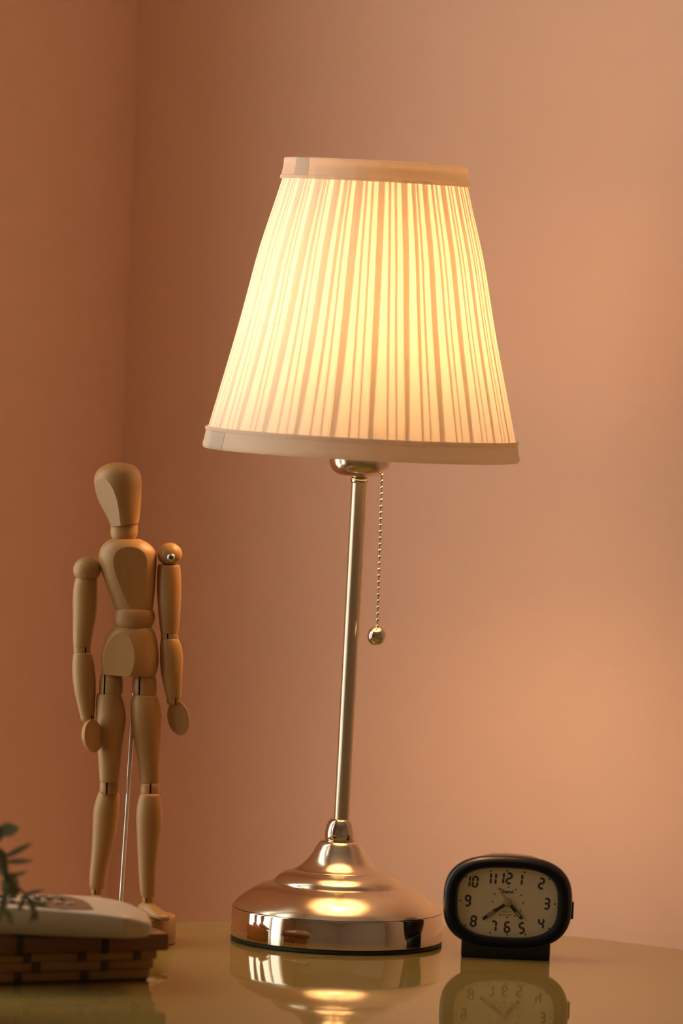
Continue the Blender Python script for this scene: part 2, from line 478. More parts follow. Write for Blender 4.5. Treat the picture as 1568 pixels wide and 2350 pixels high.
# the trims: ribbon folded over each rim, two rolled edges and a flat middle
def trim(zs, rs, name, seam_at):
    bm = bmesh.new()
    n = 128
    prof = [(r, z) for r, z in zip(rs, zs)]
    rings = [[UP @ Vector((r * c * math.cos(2 * PI * i / n), r * c * math.sin(2 * PI * i / n), z * c)) for i in range(n)] for r, z in prof]
    add_rings(bm, rings, True, False, False)
    o = finish(bm, name, 'trim', lamp, angle=35, recalc=False)
    bm = bmesh.new()                                     # the seam: a second layer of ribbon over a short stretch
    a0, a1 = seam_at
    rings = [[UP @ Vector(((r + .035) * c * math.cos(a0 + (a1 - a0) * i / 8), (r + .035) * c * math.sin(a0 + (a1 - a0) * i / 8), z * c)) for i in range(9)] for r, z in prof[2:-2]]
    add_rings(bm, rings, False, False, False)
    s = finish(bm, 'seam_overlap', 'trim', o, angle=35, recalc=False)
    s['label'] = 'overlapped end of the ribbon, denser than the rest'
zb = [35.55, 35.50, 35.36, 35.28, 35.24, 34.62, 34.56, 34.42, 34.18, 34.06, 34.05, 34.16, 35.3]
rb = [10.86, 10.93, 10.93, 10.88, 10.86, 10.96, 10.98, 11.04, 11.04, 10.96, 10.80, 10.70, 10.50]
trim(zb, rb, 'lower_trim', (R(198), R(210)))
zt = [52.95, 53.0, 53.18, 53.24, 53.28, 53.98, 54.02, 54.12, 54.34, 54.42, 54.42, 54.32, 53.2]
rt = [6.56, 6.62, 6.60, 6.53, 6.52, 6.40, 6.40, 6.42, 6.40, 6.32, 6.20, 6.12, 6.30]
trim(zt, rt, 'upper_trim', (R(211), R(224)))

# pull chain
CH_TOP, CH_BOT = at(877, 1084, -0.012), at(866.2, 1440, -0.012)
bm = bmesh.new()
NB = 25
for i in range(NB):
    sphere(bm, CH_TOP.lerp(CH_BOT, (i + 0.4) / (NB - .4)), 0.125 * c, 10, 7)
tube(bm, [CH_TOP + Vector((0, 0, .3 * c)), CH_BOT], 0.03 * c, 6)
finish(bm, 'pull_chain', 'metal_bright', lamp)
bm = bmesh.new()
kb = at(865, 1460, -0.012)
sphere(bm, kb, 0.665 * c, 32, 24)
cut(bm, kb + Vector((0, 0, -0.59 * c)), Vector((0, 0, -1)))
finish(bm, 'chain_knob', 'metal_bright', lamp)

# ------------------------------------------------------------------ wooden artist's figure
MY = -0.04
g0 = at(285, 2157, MY)
fig = thing('artist_figure', 'jointed pale wooden artist figure standing on a steel rod and disc', 'figure', (g0.x, MY, 0))
FO = Vector(fig.location)
PX = (MY - CAM_LOC.y) / FPX          # metres per pixel at the figure

def loft(rows, dep=0.85, Y=MY, yoff=None, n=36, sub=4):
    """rows: (pixel y, pixel centre x, half width px [, depth centre offset px]); smooth body through the rows"""
    full = [(r[0], r[1], r[2], r[3] if len(r) > 3 else 0.0) for r in rows]
    sm = smooth_prof(full, sub)
    rings = []
    for (py, px, hw, dy) in sm:
        cpt = at(px, py, Y) + Vector((0, dy * PX, 0))
        hw = max(hw, 0.5)
        ring = []
        for i in range(n):
            a = 2 * PI * i / n
            ring.append(cpt + Vector((hw * PX * math.cos(a), dep * hw * PX * math.sin(a), 0)) - Vector((0, 0, math.sin(ROLL) * hw * PX * math.cos(a) * 0)))
        rings.append(ring)
    bm = bmesh.new()
    add_rings(bm, rings)
    return bm

def wood(bm, name, angle=40): return finish(bm, name, 'wood', fig, FO, angle=angle)

def joint(rows, name, slot_px, gap=3.4, dep=0.9, Y=MY, pin=True):
    """a joint with a sawn slot: two cheeks and a darker tenon set back between them"""
    py = sum(r[0] for r in rows) / len(rows)
    x = at(slot_px, py, Y).x
    tilt = Vector((1, 0, math.tan(R(0.5))))
    out = bmesh.new()
    for sgn in (-1, 1):
        b = loft(rows, dep, Y)
        bmesh.ops.recalc_face_normals(b, faces=b.faces)
        cut(b, Vector((x + sgn * gap / 2 * PX, Y, at(slot_px, py, Y).z)), Vector((-sgn, 0, 0)))
        me = bpy.data.meshes.new('tmp'); b.to_mesh(me); b.free(); out.from_mesh(me); bpy.data.meshes.remove(me)
    o = wood(out, name)
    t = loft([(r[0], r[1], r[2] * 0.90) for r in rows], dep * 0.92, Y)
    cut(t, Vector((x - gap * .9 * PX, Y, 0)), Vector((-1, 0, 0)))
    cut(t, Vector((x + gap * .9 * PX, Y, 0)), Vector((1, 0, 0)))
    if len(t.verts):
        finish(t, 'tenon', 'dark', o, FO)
    else: t.free()
    return o

# head, cut flat where the face would be
b = loft([(1213, 286, 29.5), (1204, 285, 32), (1190, 283.5, 36.5), (1170, 279, 43), (1145, 274, 50), (1118, 271, 54), (1100, 270.5, 54.5), (1084, 271.5, 50), (1072, 274, 40), (1065, 276, 26), (1062.5, 277, 12), (1062, 277.2, 1)], 1.05, n=80)
bmesh.ops.recalc_face_normals(b, faces=b.faces)
# lower end slanted down to the left
hb = at(285, 1204, MY)
cut(b, hb, Vector((0.15, 0, -0.99)).normalized())
nf = Vector((-0.66, -0.75, -0.36)).normalized()
fp = at(283.5, 1190, MY)
cut(b, fp + Vector((-0.66 * 32.9 * PX, -0.75 * 32.9 * PX, 0)), nf)
wood(b, 'head', 9)
wood(loft([(1202, 286, 29, 7), (1206, 285.6, 30.5, 7), (1222, 284.5, 31.5, 5), (1232, 283.8, 29, 4), (1239, 283.3, 23, 3), (1243, 283, 10, 3)], 0.85), 'neck')
# chest
b = loft([(1236, 290, 30), (1240, 291, 40), (1247, 292, 51), (1258, 293, 61), (1272, 293.3, 66), (1290, 293.6, 66.5), (1310, 295, 63.5), (1340, 299.5, 57.5), (1370, 304, 50.5), (1392, 307, 45), (1401, 308.5, 41), (1404, 309, 36)], 0.74, n=80)
bmesh.ops.recalc_face_normals(b, faces=b.faces)
cp = at(303, 1330, MY)
cut(b, Vector((cp.x, MY - 0.61 * 60 * PX, cp.z)), Vector((0.10, -1, -0.06)).normalized())
wood(b, 'chest', 9)
wood(loft([(1394, 308, 38), (1400, 308, 45), (1408, 308, 48), (1416, 308, 48.5), (1426, 307, 47), (1434, 306, 44), (1438, 305.5, 41)], 0.80), 'waist')
b = loft([(1437, 306.5, 41), (1441, 306, 45), (1450, 304, 52), (1468, 302, 59), (1490, 299.5, 64), (1512, 298.5, 66), (1532, 297.5, 65), (1543, 296.5, 63), (1549, 296, 61)], 0.72, n=80)
bmesh.ops.recalc_face_normals(b, faces=b.faces)
pp = at(281, 1505, MY)
cut(b, Vector((pp.x, MY - 0.60 * 60 * PX, pp.z)), Vector((-0.36, -1, 0.03)).normalized())
wood(b, 'pelvis', 9)

# arms: viewer's right, then viewer's left
def ball(px, py, r, name, flat_py, Y=MY, dep=1.0):
    b = bmesh.new()
    p = at(px, py, Y)
    sphere(b, p, r * PX, 32, 22, Matrix.Diagonal((1, dep, 0.93, 1)))
    cut(b, Vector((p.x, p.y, at(px, flat_py, Y).z)), Vector((0, 0, -1)))
    return wood(b, name, 30)
sh = ball(390, 1272, 28.5, 'shoulder', 1297)
s = at(393.5, 1278, MY)
bm = bmesh.new()
mm = Matrix.Translation(Vector((s.x, MY - 27.2 * PX, s.z))) @ Matrix.Rotation(R(90), 4, 'X')
lathe(bm, [(0.0001, 4.2 * PX), (4 * PX, 4.0 * PX), (7.5 * PX, 2.8 * PX), (9 * PX, 1.0 * PX), (9 * PX, -6 * PX)], mm, n=24)
sc = finish(bm, 'screw', 'steel', sh, FO)
bm = bmesh.new()
for a in (20, 110):
    add_box(bm, (-5.5 * PX, -1.3 * PX, 3.0 * PX), (5.5 * PX, 1.3 * PX, 4.6 * PX), mm @ Matrix.Rotation(R(a), 4, 'Z'))
bm2 = bm
o = finish(bm2, 'screw_recess', 'dark', sh, FO, smooth=False)
wood(loft([(1296, 388, 23), (1299, 388, 25.5), (1320, 388, 27.5), (1352, 388.3, 28), (1390, 388.6, 26.5), (1425, 388.6, 23.5), (1448, 388.6, 21), (1453, 388.6, 19.5)], 0.95), 'upper_arm')
joint([(1450, 389, 18), (1454, 389, 20), (1466, 389.5, 20.5), (1470, 389.5, 19)], 'elbow', 385.5)
wood(loft([(1465, 390, 18), (1468, 390, 21), (1484, 392, 25), (1502, 393.5, 26.5), (1525, 393.7, 26.2), (1550, 394.5, 24.5), (1575, 396.5, 21), (1594, 398, 18), (1600, 398.2, 17)], 0.95), 'forearm')
joint([(1597, 398.3, 15), (1601, 398.5, 16), (1612, 398.5, 15.5), (1618, 398.8, 12)], 'wrist', 404, 2.6)
def hand(px, py, hw, hh, tilt, yaw, Y, thick):
    """a flat-faced half-egg paddle"""
    b = bmesh.new()
    sphere(b, (0, 0, 0), 1.0, 36, 24, Matrix.Diagonal((hw * PX, thick * PX, hh * PX, 1)))
    cut(b, Vector((0, -0.12 * thick * PX, 0)), Vector((0, -1, 0)))
    bmesh.ops.transform(b, matrix=Matrix.Translation(at(px, py, Y)) @ Matrix.Rotation(R(yaw), 4, 'Z') @ Matrix.Rotation(R(tilt), 4, 'Y'), verts=b.verts)
    return wood(b, 'hand', 30)
hand(410, 1648, 26, 40, -14, -14, MY - 0.002, 22)

ball(199.5, 1308, 32, 'shoulder', 1326)
wood(loft([(1325, 198, 22), (1328, 198, 24.8), (1350, 196, 27.6), (1380, 195.5, 28.7), (1415, 194.5, 27.3), (1450, 191, 24), (1478, 189, 21.2), (1484, 189, 20)], 0.95), 'upper_arm')
joint([(1481, 188.8, 18), (1485, 188.8, 20.2), (1497, 189, 20.2), (1501, 189, 18)], 'elbow', 197)
wood(loft([(1497, 190, 18), (1501, 190, 21.5), (1518, 191.3, 25), (1538, 192, 26.6), (1560, 193.5, 26.8), (1585, 195, 25.2), (1610, 197, 21.6), (1634, 199, 17.8), (1641, 199.2, 16.6)], 0.95), 'forearm')
joint([(1638, 199.6, 14.5), (1642, 200, 16), (1652, 201, 15.5), (1659, 202, 11)], 'wrist', 211, 2.6)
hand(213, 1689, 28, 39, -15, 46, MY - 0.012, 24)

# legs; the viewer's left foot stands further back on the disc
YL, YR = MY + 0.013, MY - 0.013
def leg(thigh, knee, shin, hip, ankle, slots, Ya, Yb, nm):
    joint(hip, 'hip_joint', slots[0], 4, 0.95, MY)
    wood(loft(thigh, 0.95, MY), 'thigh')
    joint(knee, 'knee', slots[1], 4, 0.95, (MY + Ya) / 2)
    wood(loft(shin, 0.95, Ya), 'shin')
    joint(ankle, 'ankle', slots[2], 2.6, 0.95, Yb)
leg([(1592, 251, 26), (1596, 251, 29), (1615, 253, 32.5), (1640, 254.5, 34.7), (1665, 254, 34), (1692, 252.7, 31), (1722, 252, 28), (1763, 251.4, 24.8), (1790, 251, 23), (1794, 251, 21.5)],
    [(1791, 251, 20), (1797, 251, 21.7), (1808, 250.8, 22.3), (1817, 250.5, 21.5), (1821, 250.3, 19.5)],
    [(1816, 250, 21), (1820, 249.5, 24), (1838, 247, 28), (1862, 243.8, 30), (1890, 241.5, 29.2), (1920, 238.5, 27), (1950, 234.2, 24), (1985, 228.5, 21.2), (2015, 224.3, 19.4), (2033, 222.6, 17.5), (2041, 222, 14)],
    [(1547, 255, 22), (1556, 255.5, 26), (1572, 255.5, 27.5), (1588, 254.5, 27.2), (1595, 253.5, 25)],
    [(2030, 222, 13), (2042, 221.2, 13), (2050, 221, 12), (2056, 221, 10)],
    (241, 246, 219), YL, YL, 'left')
leg([(1594, 332.5, 26), (1598, 332.6, 29), (1612, 333.3, 33), (1632, 335, 35.5), (1660, 336.6, 35.4), (1690, 338, 33), (1720, 340, 29.2), (1752, 342.2, 25.8), (1794, 344.4, 23), (1800, 344.4, 21.8)],
    [(1798, 344.6, 20), (1804, 344.6, 21.9), (1815, 344.7, 22.3), (1823, 344.6, 21.3), (1827, 344.5, 19)],
    [(1822, 344.4, 21), (1826, 344.4, 24), (1845, 343.4, 28), (1873, 342.6, 30), (1905, 341.8, 28.3), (1940, 340.5, 25.3), (1980, 339.3, 22.2), (2025, 338.9, 19.4), (2050, 338.9, 17), (2060, 338.9, 13.5)],
    [(1549, 332, 23), (1557, 331.8, 27), (1572, 331.6, 29), (1588, 331.8, 28.6), (1596, 332, 26)],
    [(2048, 338.9, 12.5), (2060, 338.9, 12.5), (2068, 339, 12), (2076, 339.5, 10)],
    (321, 346, 337), YR, YR, 'right')

BASE_T = 1.9 * c
def foot(ap, toe_dir, length, w, Y):
    """shoe-like foot: heel under the ankle, long low toe"""
    d = Vector((toe_dir[0], toe_dir[1], 0)).normalized(); s = Vector((-d.y, d.x, 0))
    top = ap.z + 0.05 * c - BASE_T
    b = bmesh.new()
    rings = []
    for u, hw, hz in ((-0.30, .30, .45), (-0.26, .62, .80), (-0.12, .86, 1.0), (0.10, .92, 1.0), (0.28, 1.0, .82), (0.50, 1.06, .60), (0.68, .92, .42), (0.78, .55, .30), (0.80, .2, .22)):
        o = Vector((ap.x, ap.y, BASE_T)) + d * (u * length)
        ring = []
        for i in range(20):
            a = 2 * PI * i / 20
            zz = 0.5 + 0.5 * math.sin(a)
            ring.append(o + s * (math.cos(a) * abs(math.cos(a)) ** -0.3 * hw * w if abs(math.cos(a)) > 1e-6 else Vector((0, 0, 0)) * 0) + Vector((0, 0, zz * hz * top)) if abs(math.cos(a)) > 1e-6 else o + Vector((0, 0, zz * hz * top)))
        rings.append(ring)
    add_rings(b, rings)
    return wood(b, 'foot', 50)
foot(at(221, 2053, YL), (0.10, -1), 2.9 * c, 0.55 * c, YL)
foot(at(339, 2072, YR), (0.75, -1), 2.9 * c, 0.55 * c, YR)

bm = bmesh.new()
rb_ = 3.55 * c
lathe(bm, [(rb_ - .15 * c, 0), (rb_ - .02 * c, 0.06 * c), (rb_, 0.2 * c), (rb_, BASE_T - .18 * c), (rb_ - .05 * c, BASE_T - .05 * c), (rb_ - .18 * c, BASE_T)], Matrix.Translation((g0.x, MY, 0)), n=80)
wood(bm, 'stand_disc')
bm = bmesh.new()
p0, p1 = at(276, 2090, MY + 0.006), at(311.5, 1550, MY + 0.006)
tube(bm, [p0, p0.lerp(p1, .5), p1 + Vector((0, 0, .005))], 0.146 * c, 20)
finish(bm, 'support_rod', 'steel', fig, FO)

# ------------------------------------------------------------------ alarm clock
CY = -0.066
cb = at(1160, 2199, CY)
clk = thing('alarm_clock', 'small black alarm clock with a cream dial reading twenty to five, beside the lamp', 'clock', (cb.x, CY, 0), (0, 0, R(-3)))
K = (CY - CAM_LOC.y) / FPX           # metres per pixel at the clock
# local frame: x to the right, z up, -y towards the camera; sizes in pixels times K
def sup(a, b, n, e):
    out = []
    for i in range(n):
        t = 2 * PI * i / n
        ct, st = math.cos(t), math.sin(t)
        out.append((a * math.copysign(abs(ct) ** (2 / e), ct), b * math.copysign(abs(st) ** (2 / e), st)))
    return out
CZ = 131.0
def rings_of(rows, n=96, cz=CZ, cx=0):
    """rows: half width, half height, exponent, y"""
    return [[Vector(((cx + x) * K, y * K, (cz + z) * K)) for x, z in sup(a, b, n, e)] for a, b, e, y in rows]
def cfin(bm, name, mat, parent=None, **kw): return finish(bm, name, mat, parent or clk, **kw)
F = 0.0                              # front plane of the bezel
bm = bmesh.new()
add_rings(bm, rings_of([(112, 78, 2.6, 106), (122, 88, 2.7, 102), (135, 97, 2.75, 85), (146, 105, 2.8, 52), (149, 108, 2.8, 30), (148.5, 107.5, 2.8, 20), (146, 105, 2.8, 13), (141, 100.5, 2.8, 8)]), cap1=False)
cfin(bm, 'clock_body', 'clock_black')
bm = bmesh.new()
add_rings(bm, rings_of([(142, 101.5, 2.8, 9), (141, 100.5, 2.8, 5), (139, 99, 2.8, 1), (135, 95.5, 2.8, -1.5), (129, 91, 2.85, -1.5), (123, 86.5, 2.9, 0), (119, 83, 2.95, 5)]), cap0=False, cap1=False)
cfin(bm, 'bezel', 'clock_matte')
bm = bmesh.new()
add_rings(bm, rings_of([(121, 85, 2.95, 2.5), (118.5, 82.5, 2.95, 3), (116, 80.5, 3.0, 7), (115.3, 80, 3.0, 16)]), cap0=False, cap1=False)
cfin(bm, 'bezel_rim', 'clock_blue')
bm = bmesh.new()
add_rings(bm, rings_of([(116.5, 81, 3.0, 17), (116.5, 81, 3.0, 14)]))
dial = cfin(bm, 'dial', 'dial', smooth=False)
DZ = 13.9
bm = bmesh.new()
vs = [bm.verts.new(p) for p in rings_of([(117, 81.5, 3.0, 5.0)])[0]]
bm.faces.new(vs)
cfin(bm, 'lens', 'clear', smooth=False)
# foot block and buttons
bm = bmesh.new()
add_box(bm, (-103 * K, 12 * K, 0), (102 * K, 92 * K, 52 * K), bevel=5 * K)
cfin(bm, 'foot_block', 'clock_black')
bm = bmesh.new()
rr = []
for y in (28, 32, 60, 64):
    ins = 3 if y in (28, 64) else 0
    rr.append([Vector((x * K, y * K, (CZ + z) * K)) for x, z in [(-64 + ins, 96), (-62 + ins, 103 - ins), (-40, 108.5 - ins), (-10, 110 - ins), (20, 109.5 - ins), (50, 106.5 - ins), (66 - ins, 102 - ins), (67 - ins, 95)]])
add_rings(bm, rr)
cfin(bm, 'snooze_bar', 'button')
bm = bmesh.new()
add_box(bm, (144 * K, 30 * K, (CZ - 34) * K), (153 * K, 56 * K, (CZ + 6) * K), bevel=2.5 * K)
cfin(bm, 'side_knob', 'clock_black')

# dial print: pixel in the photograph -> dial plane
def dp(px, py):
    """offset in px from the dial centre, the dial level with the clock"""
    dx, dy = px - 1168, py - 2072
    cr, sr = math.cos(R(2.9)), math.sin(R(2.9))
    return (dx * cr + dy * sr + 2, -(dy * cr - dx * sr) + 0)
def plate(bm, poly, y, th=0.25):
    lo = [bm.verts.new((x * K, y * K, (CZ + z) * K)) for x, z in poly]
    hi = [bm.verts.new((x * K, (y - th) * K, (CZ + z) * K)) for x, z in poly]
    n = len(poly)
    bm.faces.new(hi)
    for i in range(n): bm.faces.new((lo[i], lo[(i + 1) % n], hi[(i + 1) % n], hi[i]))
def seg(bm, x0, z0, x1, z1, w):
    d = Vector((x1 - x0, z1 - z0)).normalized(); s = Vector((-d.y, d.x)) * w / 2
    a, b = Vector((x0, z0)), Vector((x1, z1))
    e = d * w * 0.5
    plate(bm, [tuple(v) for v in (a, a + e + s, b - e + s, b, b - e - s, a + e - s)], DZ)
SEGS = {'1': 'bc', '2': 'abged', '3': 'abgcd', '4': 'fgbc', '5': 'afgcd', '6': 'afgecd', '7': 'abc', '8': 'abcdefg', '9': 'abcdfg', '0': 'abcdef'}
def digit(bm, ch, cx, cz, w=10.5, h=23, t=4.8):
    sl = 0.06
    def P(x, z): return (cx + x + z * sl, cz + z)
    L, Rr, T, B = -w / 2, w / 2, h / 2, -h / 2
    pos = {'a': (L, T, Rr, T), 'b': (Rr, T, Rr, 0), 'c': (Rr, 0, Rr, B), 'd': (L, B, Rr, B), 'e': (L, 0, L, B), 'f': (L, T, L, 0), 'g': (L, 0, Rr, 0)}
    if ch == '1': pos = {'b': (0, T + 1, 0, 0), 'c': (0, 0, 0, B - 1)}
    for s in SEGS[ch]:
        x0, z0, x1, z1 = pos[s]
        seg(bm, *P(x0, z0), *P(x1, z1), t)
NUM = {'12': (1166, 2015.5), '1': (1200, 2019), '2': (1245, 2028), '3': (1256.5, 2075), '4': (1242.5, 2121), '5': (1198, 2131), '6': (1164.5, 2128.5), '7': (1133, 2126.5), '8': (1087, 2114), '9': (1074.5, 2066.5), '10': (1088, 2022.5), '11': (1134, 2016)}
for t, (px, py) in NUM.items():
    bm = bmesh.new()
    x, z = dp(px, py)
    if t == '11': digit(bm, '1', x - 5.5, z); digit(bm, '1', x + 5.5, z)
    elif t == '12': digit(bm, '1', x - 8.5, z); digit(bm, '2', x + 4.5, z)
    elif t == '10': digit(bm, '1', x - 8.5, z); digit(bm, '0', x + 4, z)
    else: digit(bm, t, x, z)
    finish(bm, 'numeral', 'ink', dial, smooth=False)
def disc(bm, x, z, r, y, th, n=10): plate(bm, [(x + r * math.cos(2 * PI * i / n), z + r * math.sin(2 * PI * i / n)) for i in range(n)], y, th)
bm = bmesh.new()
for px, py in ((1128, 1998), (1166, 1997.5), (1207, 2002), (1263, 2018), (1275, 2076), (1261, 2132.5), (1206, 2146), (1164, 2146), (1125, 2141), (1068, 2124), (1057, 2066), (1071, 2010.5)):
    disc(bm, *dp(px, py), 2.2, DZ, 0.2)
finish(bm, 'hour_dots', 'ink', dial, smooth=False)
bm = bmesh.new()
for i in range(12):
    a = R(30 * i)
    x, z = dp(1166.5, 2071)
    disc(bm, x + 35 * math.sin(a), z + 35 * math.cos(a), 1.9, DZ, 0.2)
finish(bm, 'alarm_dots', 'ink', dial, smooth=False)
bm = bmesh.new()
for i in range(60):
    if i % 5 == 0: continue
    a = R(6 * i)
    s_ = sup(1, 1, 4, 3)
    ca, sa = math.sin(a), math.cos(a)
    k = 1.0 / ((abs(ca) / 108) ** 3.0 + (abs(sa) / 74) ** 3.0) ** (1 / 3.0)
    disc(bm, k * ca, k * sa, 0.7, DZ, 0.15, 6)
finish(bm, 'minute_dots', 'ink_pale', dial, smooth=False)

def text(body, px, py, size, mat, name, width=None, bold=0.0):
    cu = bpy.data.curves.new(name, 'FONT')
    cu.body = body; cu.align_x = 'CENTER'; cu.align_y = 'CENTER'; cu.size = size * K; cu.extrude = 0.1 * K; cu.offset = bold * K
    cu.resolution_u = 2
    tmp = bpy.data.objects.new('tmp', cu)
    C.objects.link(tmp)
    dg = bpy.context.evaluated_depsgraph_get()
    me = bpy.data.meshes.new_from_object(tmp.evaluated_get(dg))
    bpy.data.objects.remove(tmp)
    x, z = dp(px, py)
    xs = [v.co.x for v in me.vertices]
    sx = (width * K / (max(xs) - min(xs))) if width else 1.0
    for v in me.vertices:
        v.co = Vector((v.co.x * sx + x * K, (DZ - 0.15) * K - v.co.z, v.co.y + (CZ + z) * K))
    me.materials.clear(); me.materials.append(M[mat])
    o = bpy.data.objects.new(name, me); C.objects.link(o); o.parent = dial
    return o
text('Sami', 1166.5, 2046.5, 11.5, 'ink', 'maker_mark', 26, 0.35)
text('MELODY', 1164, 2093, 5.5, 'ink_pale', 'dial_caption', 22)
text('ALARM', 1164, 2100.5, 5.5, 'ink_pale', 'dial_caption', 22)

def clock_hand(name, tip, w, y, slot, tail=12):
    x0, z0 = dp(1167.5, 2071); x1, z1 = dp(*tip)
    d = Vector((x1 - x0, z1 - z0)); L = d.length; d.normalize(); s = Vector((-d.y, d.x))
    o = Vector((x0, z0))
    def poly(a, b, h): return [tuple(o + d * u + s * v) for u, v in ((a, -h), (b - h * .6, -h), (b, -h * .3), (b, h * .3), (b - h * .6, h), (a, h))]
    bm = bmesh.new(); plate(bm, poly(2, L, w / 2), y, 0.6)
    h = cfin(bm, name, 'hand_black', smooth=False)
    if slot:
        bm = bmesh.new(); plate(bm, poly(slot[0], slot[1], w * .22), y - 0.6, 0.12)
        finish(bm, 'lume_strip', 'lume', h, smooth=False)
    return h
clock_hand('minute_hand', (1108.5, 2109.5), 7.0, 11.5, (38, 58))
clock_hand('hour_hand', (1199.5, 2109.5), 7.6, 10.4, (28, 43))
bm = bmesh.new()
x0, z0 = dp(1167, 2071); x1, z1 = dp(1143, 2036)
d = Vector((x1 - x0, z1 - z0)); s = Vector((-d.y, d.x)).normalized() * 1.1
plate(bm, [(x0 - s.x, z0 - s.y), (x0 + s.x, z0 + s.y), (x1 + s.x, z1 + s.y), (x1 - s.x, z1 - s.y)], 12.8, 0.3)
cfin(bm, 'alarm_hand', 'yellow', smooth=False)
bm = bmesh.new()
x0, z0 = dp(1167.5, 2071)
mm = Matrix.Translation((x0 * K, 9.4 * K, (CZ + z0) * K)) @ Matrix.Rotation(R(90), 4, 'X')
lathe(bm, [(9.6 * K, -1 * K), (9.6 * K, 0.6 * K), (8.4 * K, 1.5 * K), (0.3 * K, 1.7 * K)], mm, n=28)
cfin(bm, 'hand_cap', 'cap')

# ------------------------------------------------------------------ bamboo tray
bc = at(388, 2160, -0.235)
TRAY_YAW = R(26)
# corner on the viewer's right; local x runs along the front from that corner to the left end (negative), y to the back
tray = thing('bamboo_tray', 'low woven bamboo tray with a dark bound rim holding the white telephone', 'tray', (bc.x, bc.y, 0), (0, 0, TRAY_YAW))
TL, TW, TH = 0.205, 0.118, 0.0315
def tbox(lo, hi, name, mat, bev=0.0006, parent=None):
    bm = bmesh.new(); add_box(bm, lo, hi, bevel=bev)
    return finish(bm, name, mat, parent or tray, angle=50)
zr0, zr1 = 0.0205, 0.0320
rails = []
rails.append(tbox((-TL, 0, zr0), (0, 0.008, zr1), 'rim_rail', 'rim', 0.0012))
rails.append(tbox((-TL, TW - 0.008, zr0), (0, TW, zr1), 'rim_rail', 'rim', 0.0012))
rails.append(tbox((-0.008, 0.008, zr0), (0, TW - 0.008, zr1), 'rim_rail', 'rim', 0.0012))
rails.append(tbox((-TL, 0.008, zr0), (-TL + 0.008, TW - 0.008, zr1), 'rim_rail', 'rim', 0.0012))
for x in (-0.045, -0.105, -0.165):
    tbox((x - 0.0023, -0.0009, zr0 - 0.0009), (x + 0.0023, 0.0089, zr1 + 0.0009), 'rim_binding', 'binding', 0.0005)
    tbox((x - 0.0023, TW - 0.0089, zr0 - 0.0009), (x + 0.0023, TW + 0.0009, zr1 + 0.0009), 'rim_binding', 'binding', 0.0005)
# woven sides: three courses of strips, laid over and under dark uprights
ins = 0.0055
def course(p, q, z0, z1, k, taper):
    """strips from p to q (local xy), pieces alternate proud and set back"""
    p, q = Vector((*p, 0)), Vector((*q, 0))
    d = (q - p); L = d.length; d.normalize(); nrm = Vector((d.y, -d.x, 0))
    n = max(2, round(L / 0.043)); off = (k % 3) * 0.012
    cuts = [0] + [min(L, max(0, i * L / n + off)) for i in range(1, n)] + [L]
    for i, (a, b) in enumerate(zip(cuts, cuts[1:])):
        if b - a < 0.004: continue
        o = 0.0008 if (i + k) % 2 else 0.0
        m = Matrix((d, -nrm, Vector((0, 0, 1)))).transposed().to_4x4(); m.translation = p
        bm = bmesh.new()
        add_box(bm, (a + 0.0003, taper - o, z0 + .0002), (b - 0.0003 - (0.0 if b < L else taper * .5), taper + 0.004 - o, z1 - .0002), m, bevel=0.0005)
        finish(bm, 'bamboo_strip', 'bamboo', tray, angle=50)
        if i:
            bm = bmesh.new()
            add_box(bm, (a - 0.0026, taper - 0.0016, z0), (a + 0.0026, taper + 0.003, z1), m, bevel=0.0004)
            finish(bm, 'upright_strip', 'bamboo_dark', tray, angle=50)
for k, (z0, z1, tp) in enumerate(((0.0012, 0.0078, 0.0035), (0.0078, 0.0143, 0.0015), (0.0143, 0.0206, 0.0))):
    i2 = ins + tp * 0.6
    course((-TL + i2, ins), (-i2, ins), z0, z1, k, tp)
    course((-i2, TW - ins), (-TL + i2, TW - ins), z0, z1, k + 1, tp)
    course((-ins, i2 + .003), (-ins, TW - i2 - .003), z0, z1, k + 1, tp)
    course((-TL + ins, TW - i2 - .003), (-TL + ins, i2 + .003), z0, z1, k, tp)
tbox((-TL + 0.010, 0.010, 0.0), (-0.010, TW - 0.010, 0.004), 'tray_bottom', 'bamboo_dark')

# ------------------------------------------------------------------ telephone lying on the tray
YF, YB = -0.292, -0.215
ph = thing('cordless_phone', 'off white cordless telephone with a brown keypad lying across the bamboo tray', 'telephone', (-0.2, -0.25, 0.033))
PO = Vector(ph.location)
ZB = 0.0330
def lerp(a, b, t): return a + (b - a) * t
# top surface: front edge and back edge in the photograph at their depths, ruled between them
front_line = [(-330, 2079), (-200, 2079.5), (0, 2081), (100, 2087), (200, 2095), (270, 2103), (312, 2111), (332, 2118)]
back_line = [(-330, 2054), (-200, 2053), (0, 2050), (105, 2052), (180, 2054), (240, 2060), (290, 2071), (325, 2088)]
NR = 10
def top_point(i, s):
    f, b_ = front_line[i], back_line[i]
    pf, pb = at(f[0], f[1], YF), at(b_[0], b_[1], YB - 0.028 * max(0, (f[0] - 200) / 138))
    p = pf.lerp(pb, s)
    p.z += 0.002 * math.sin(PI * s)
    return p
bm = bmesh.new()
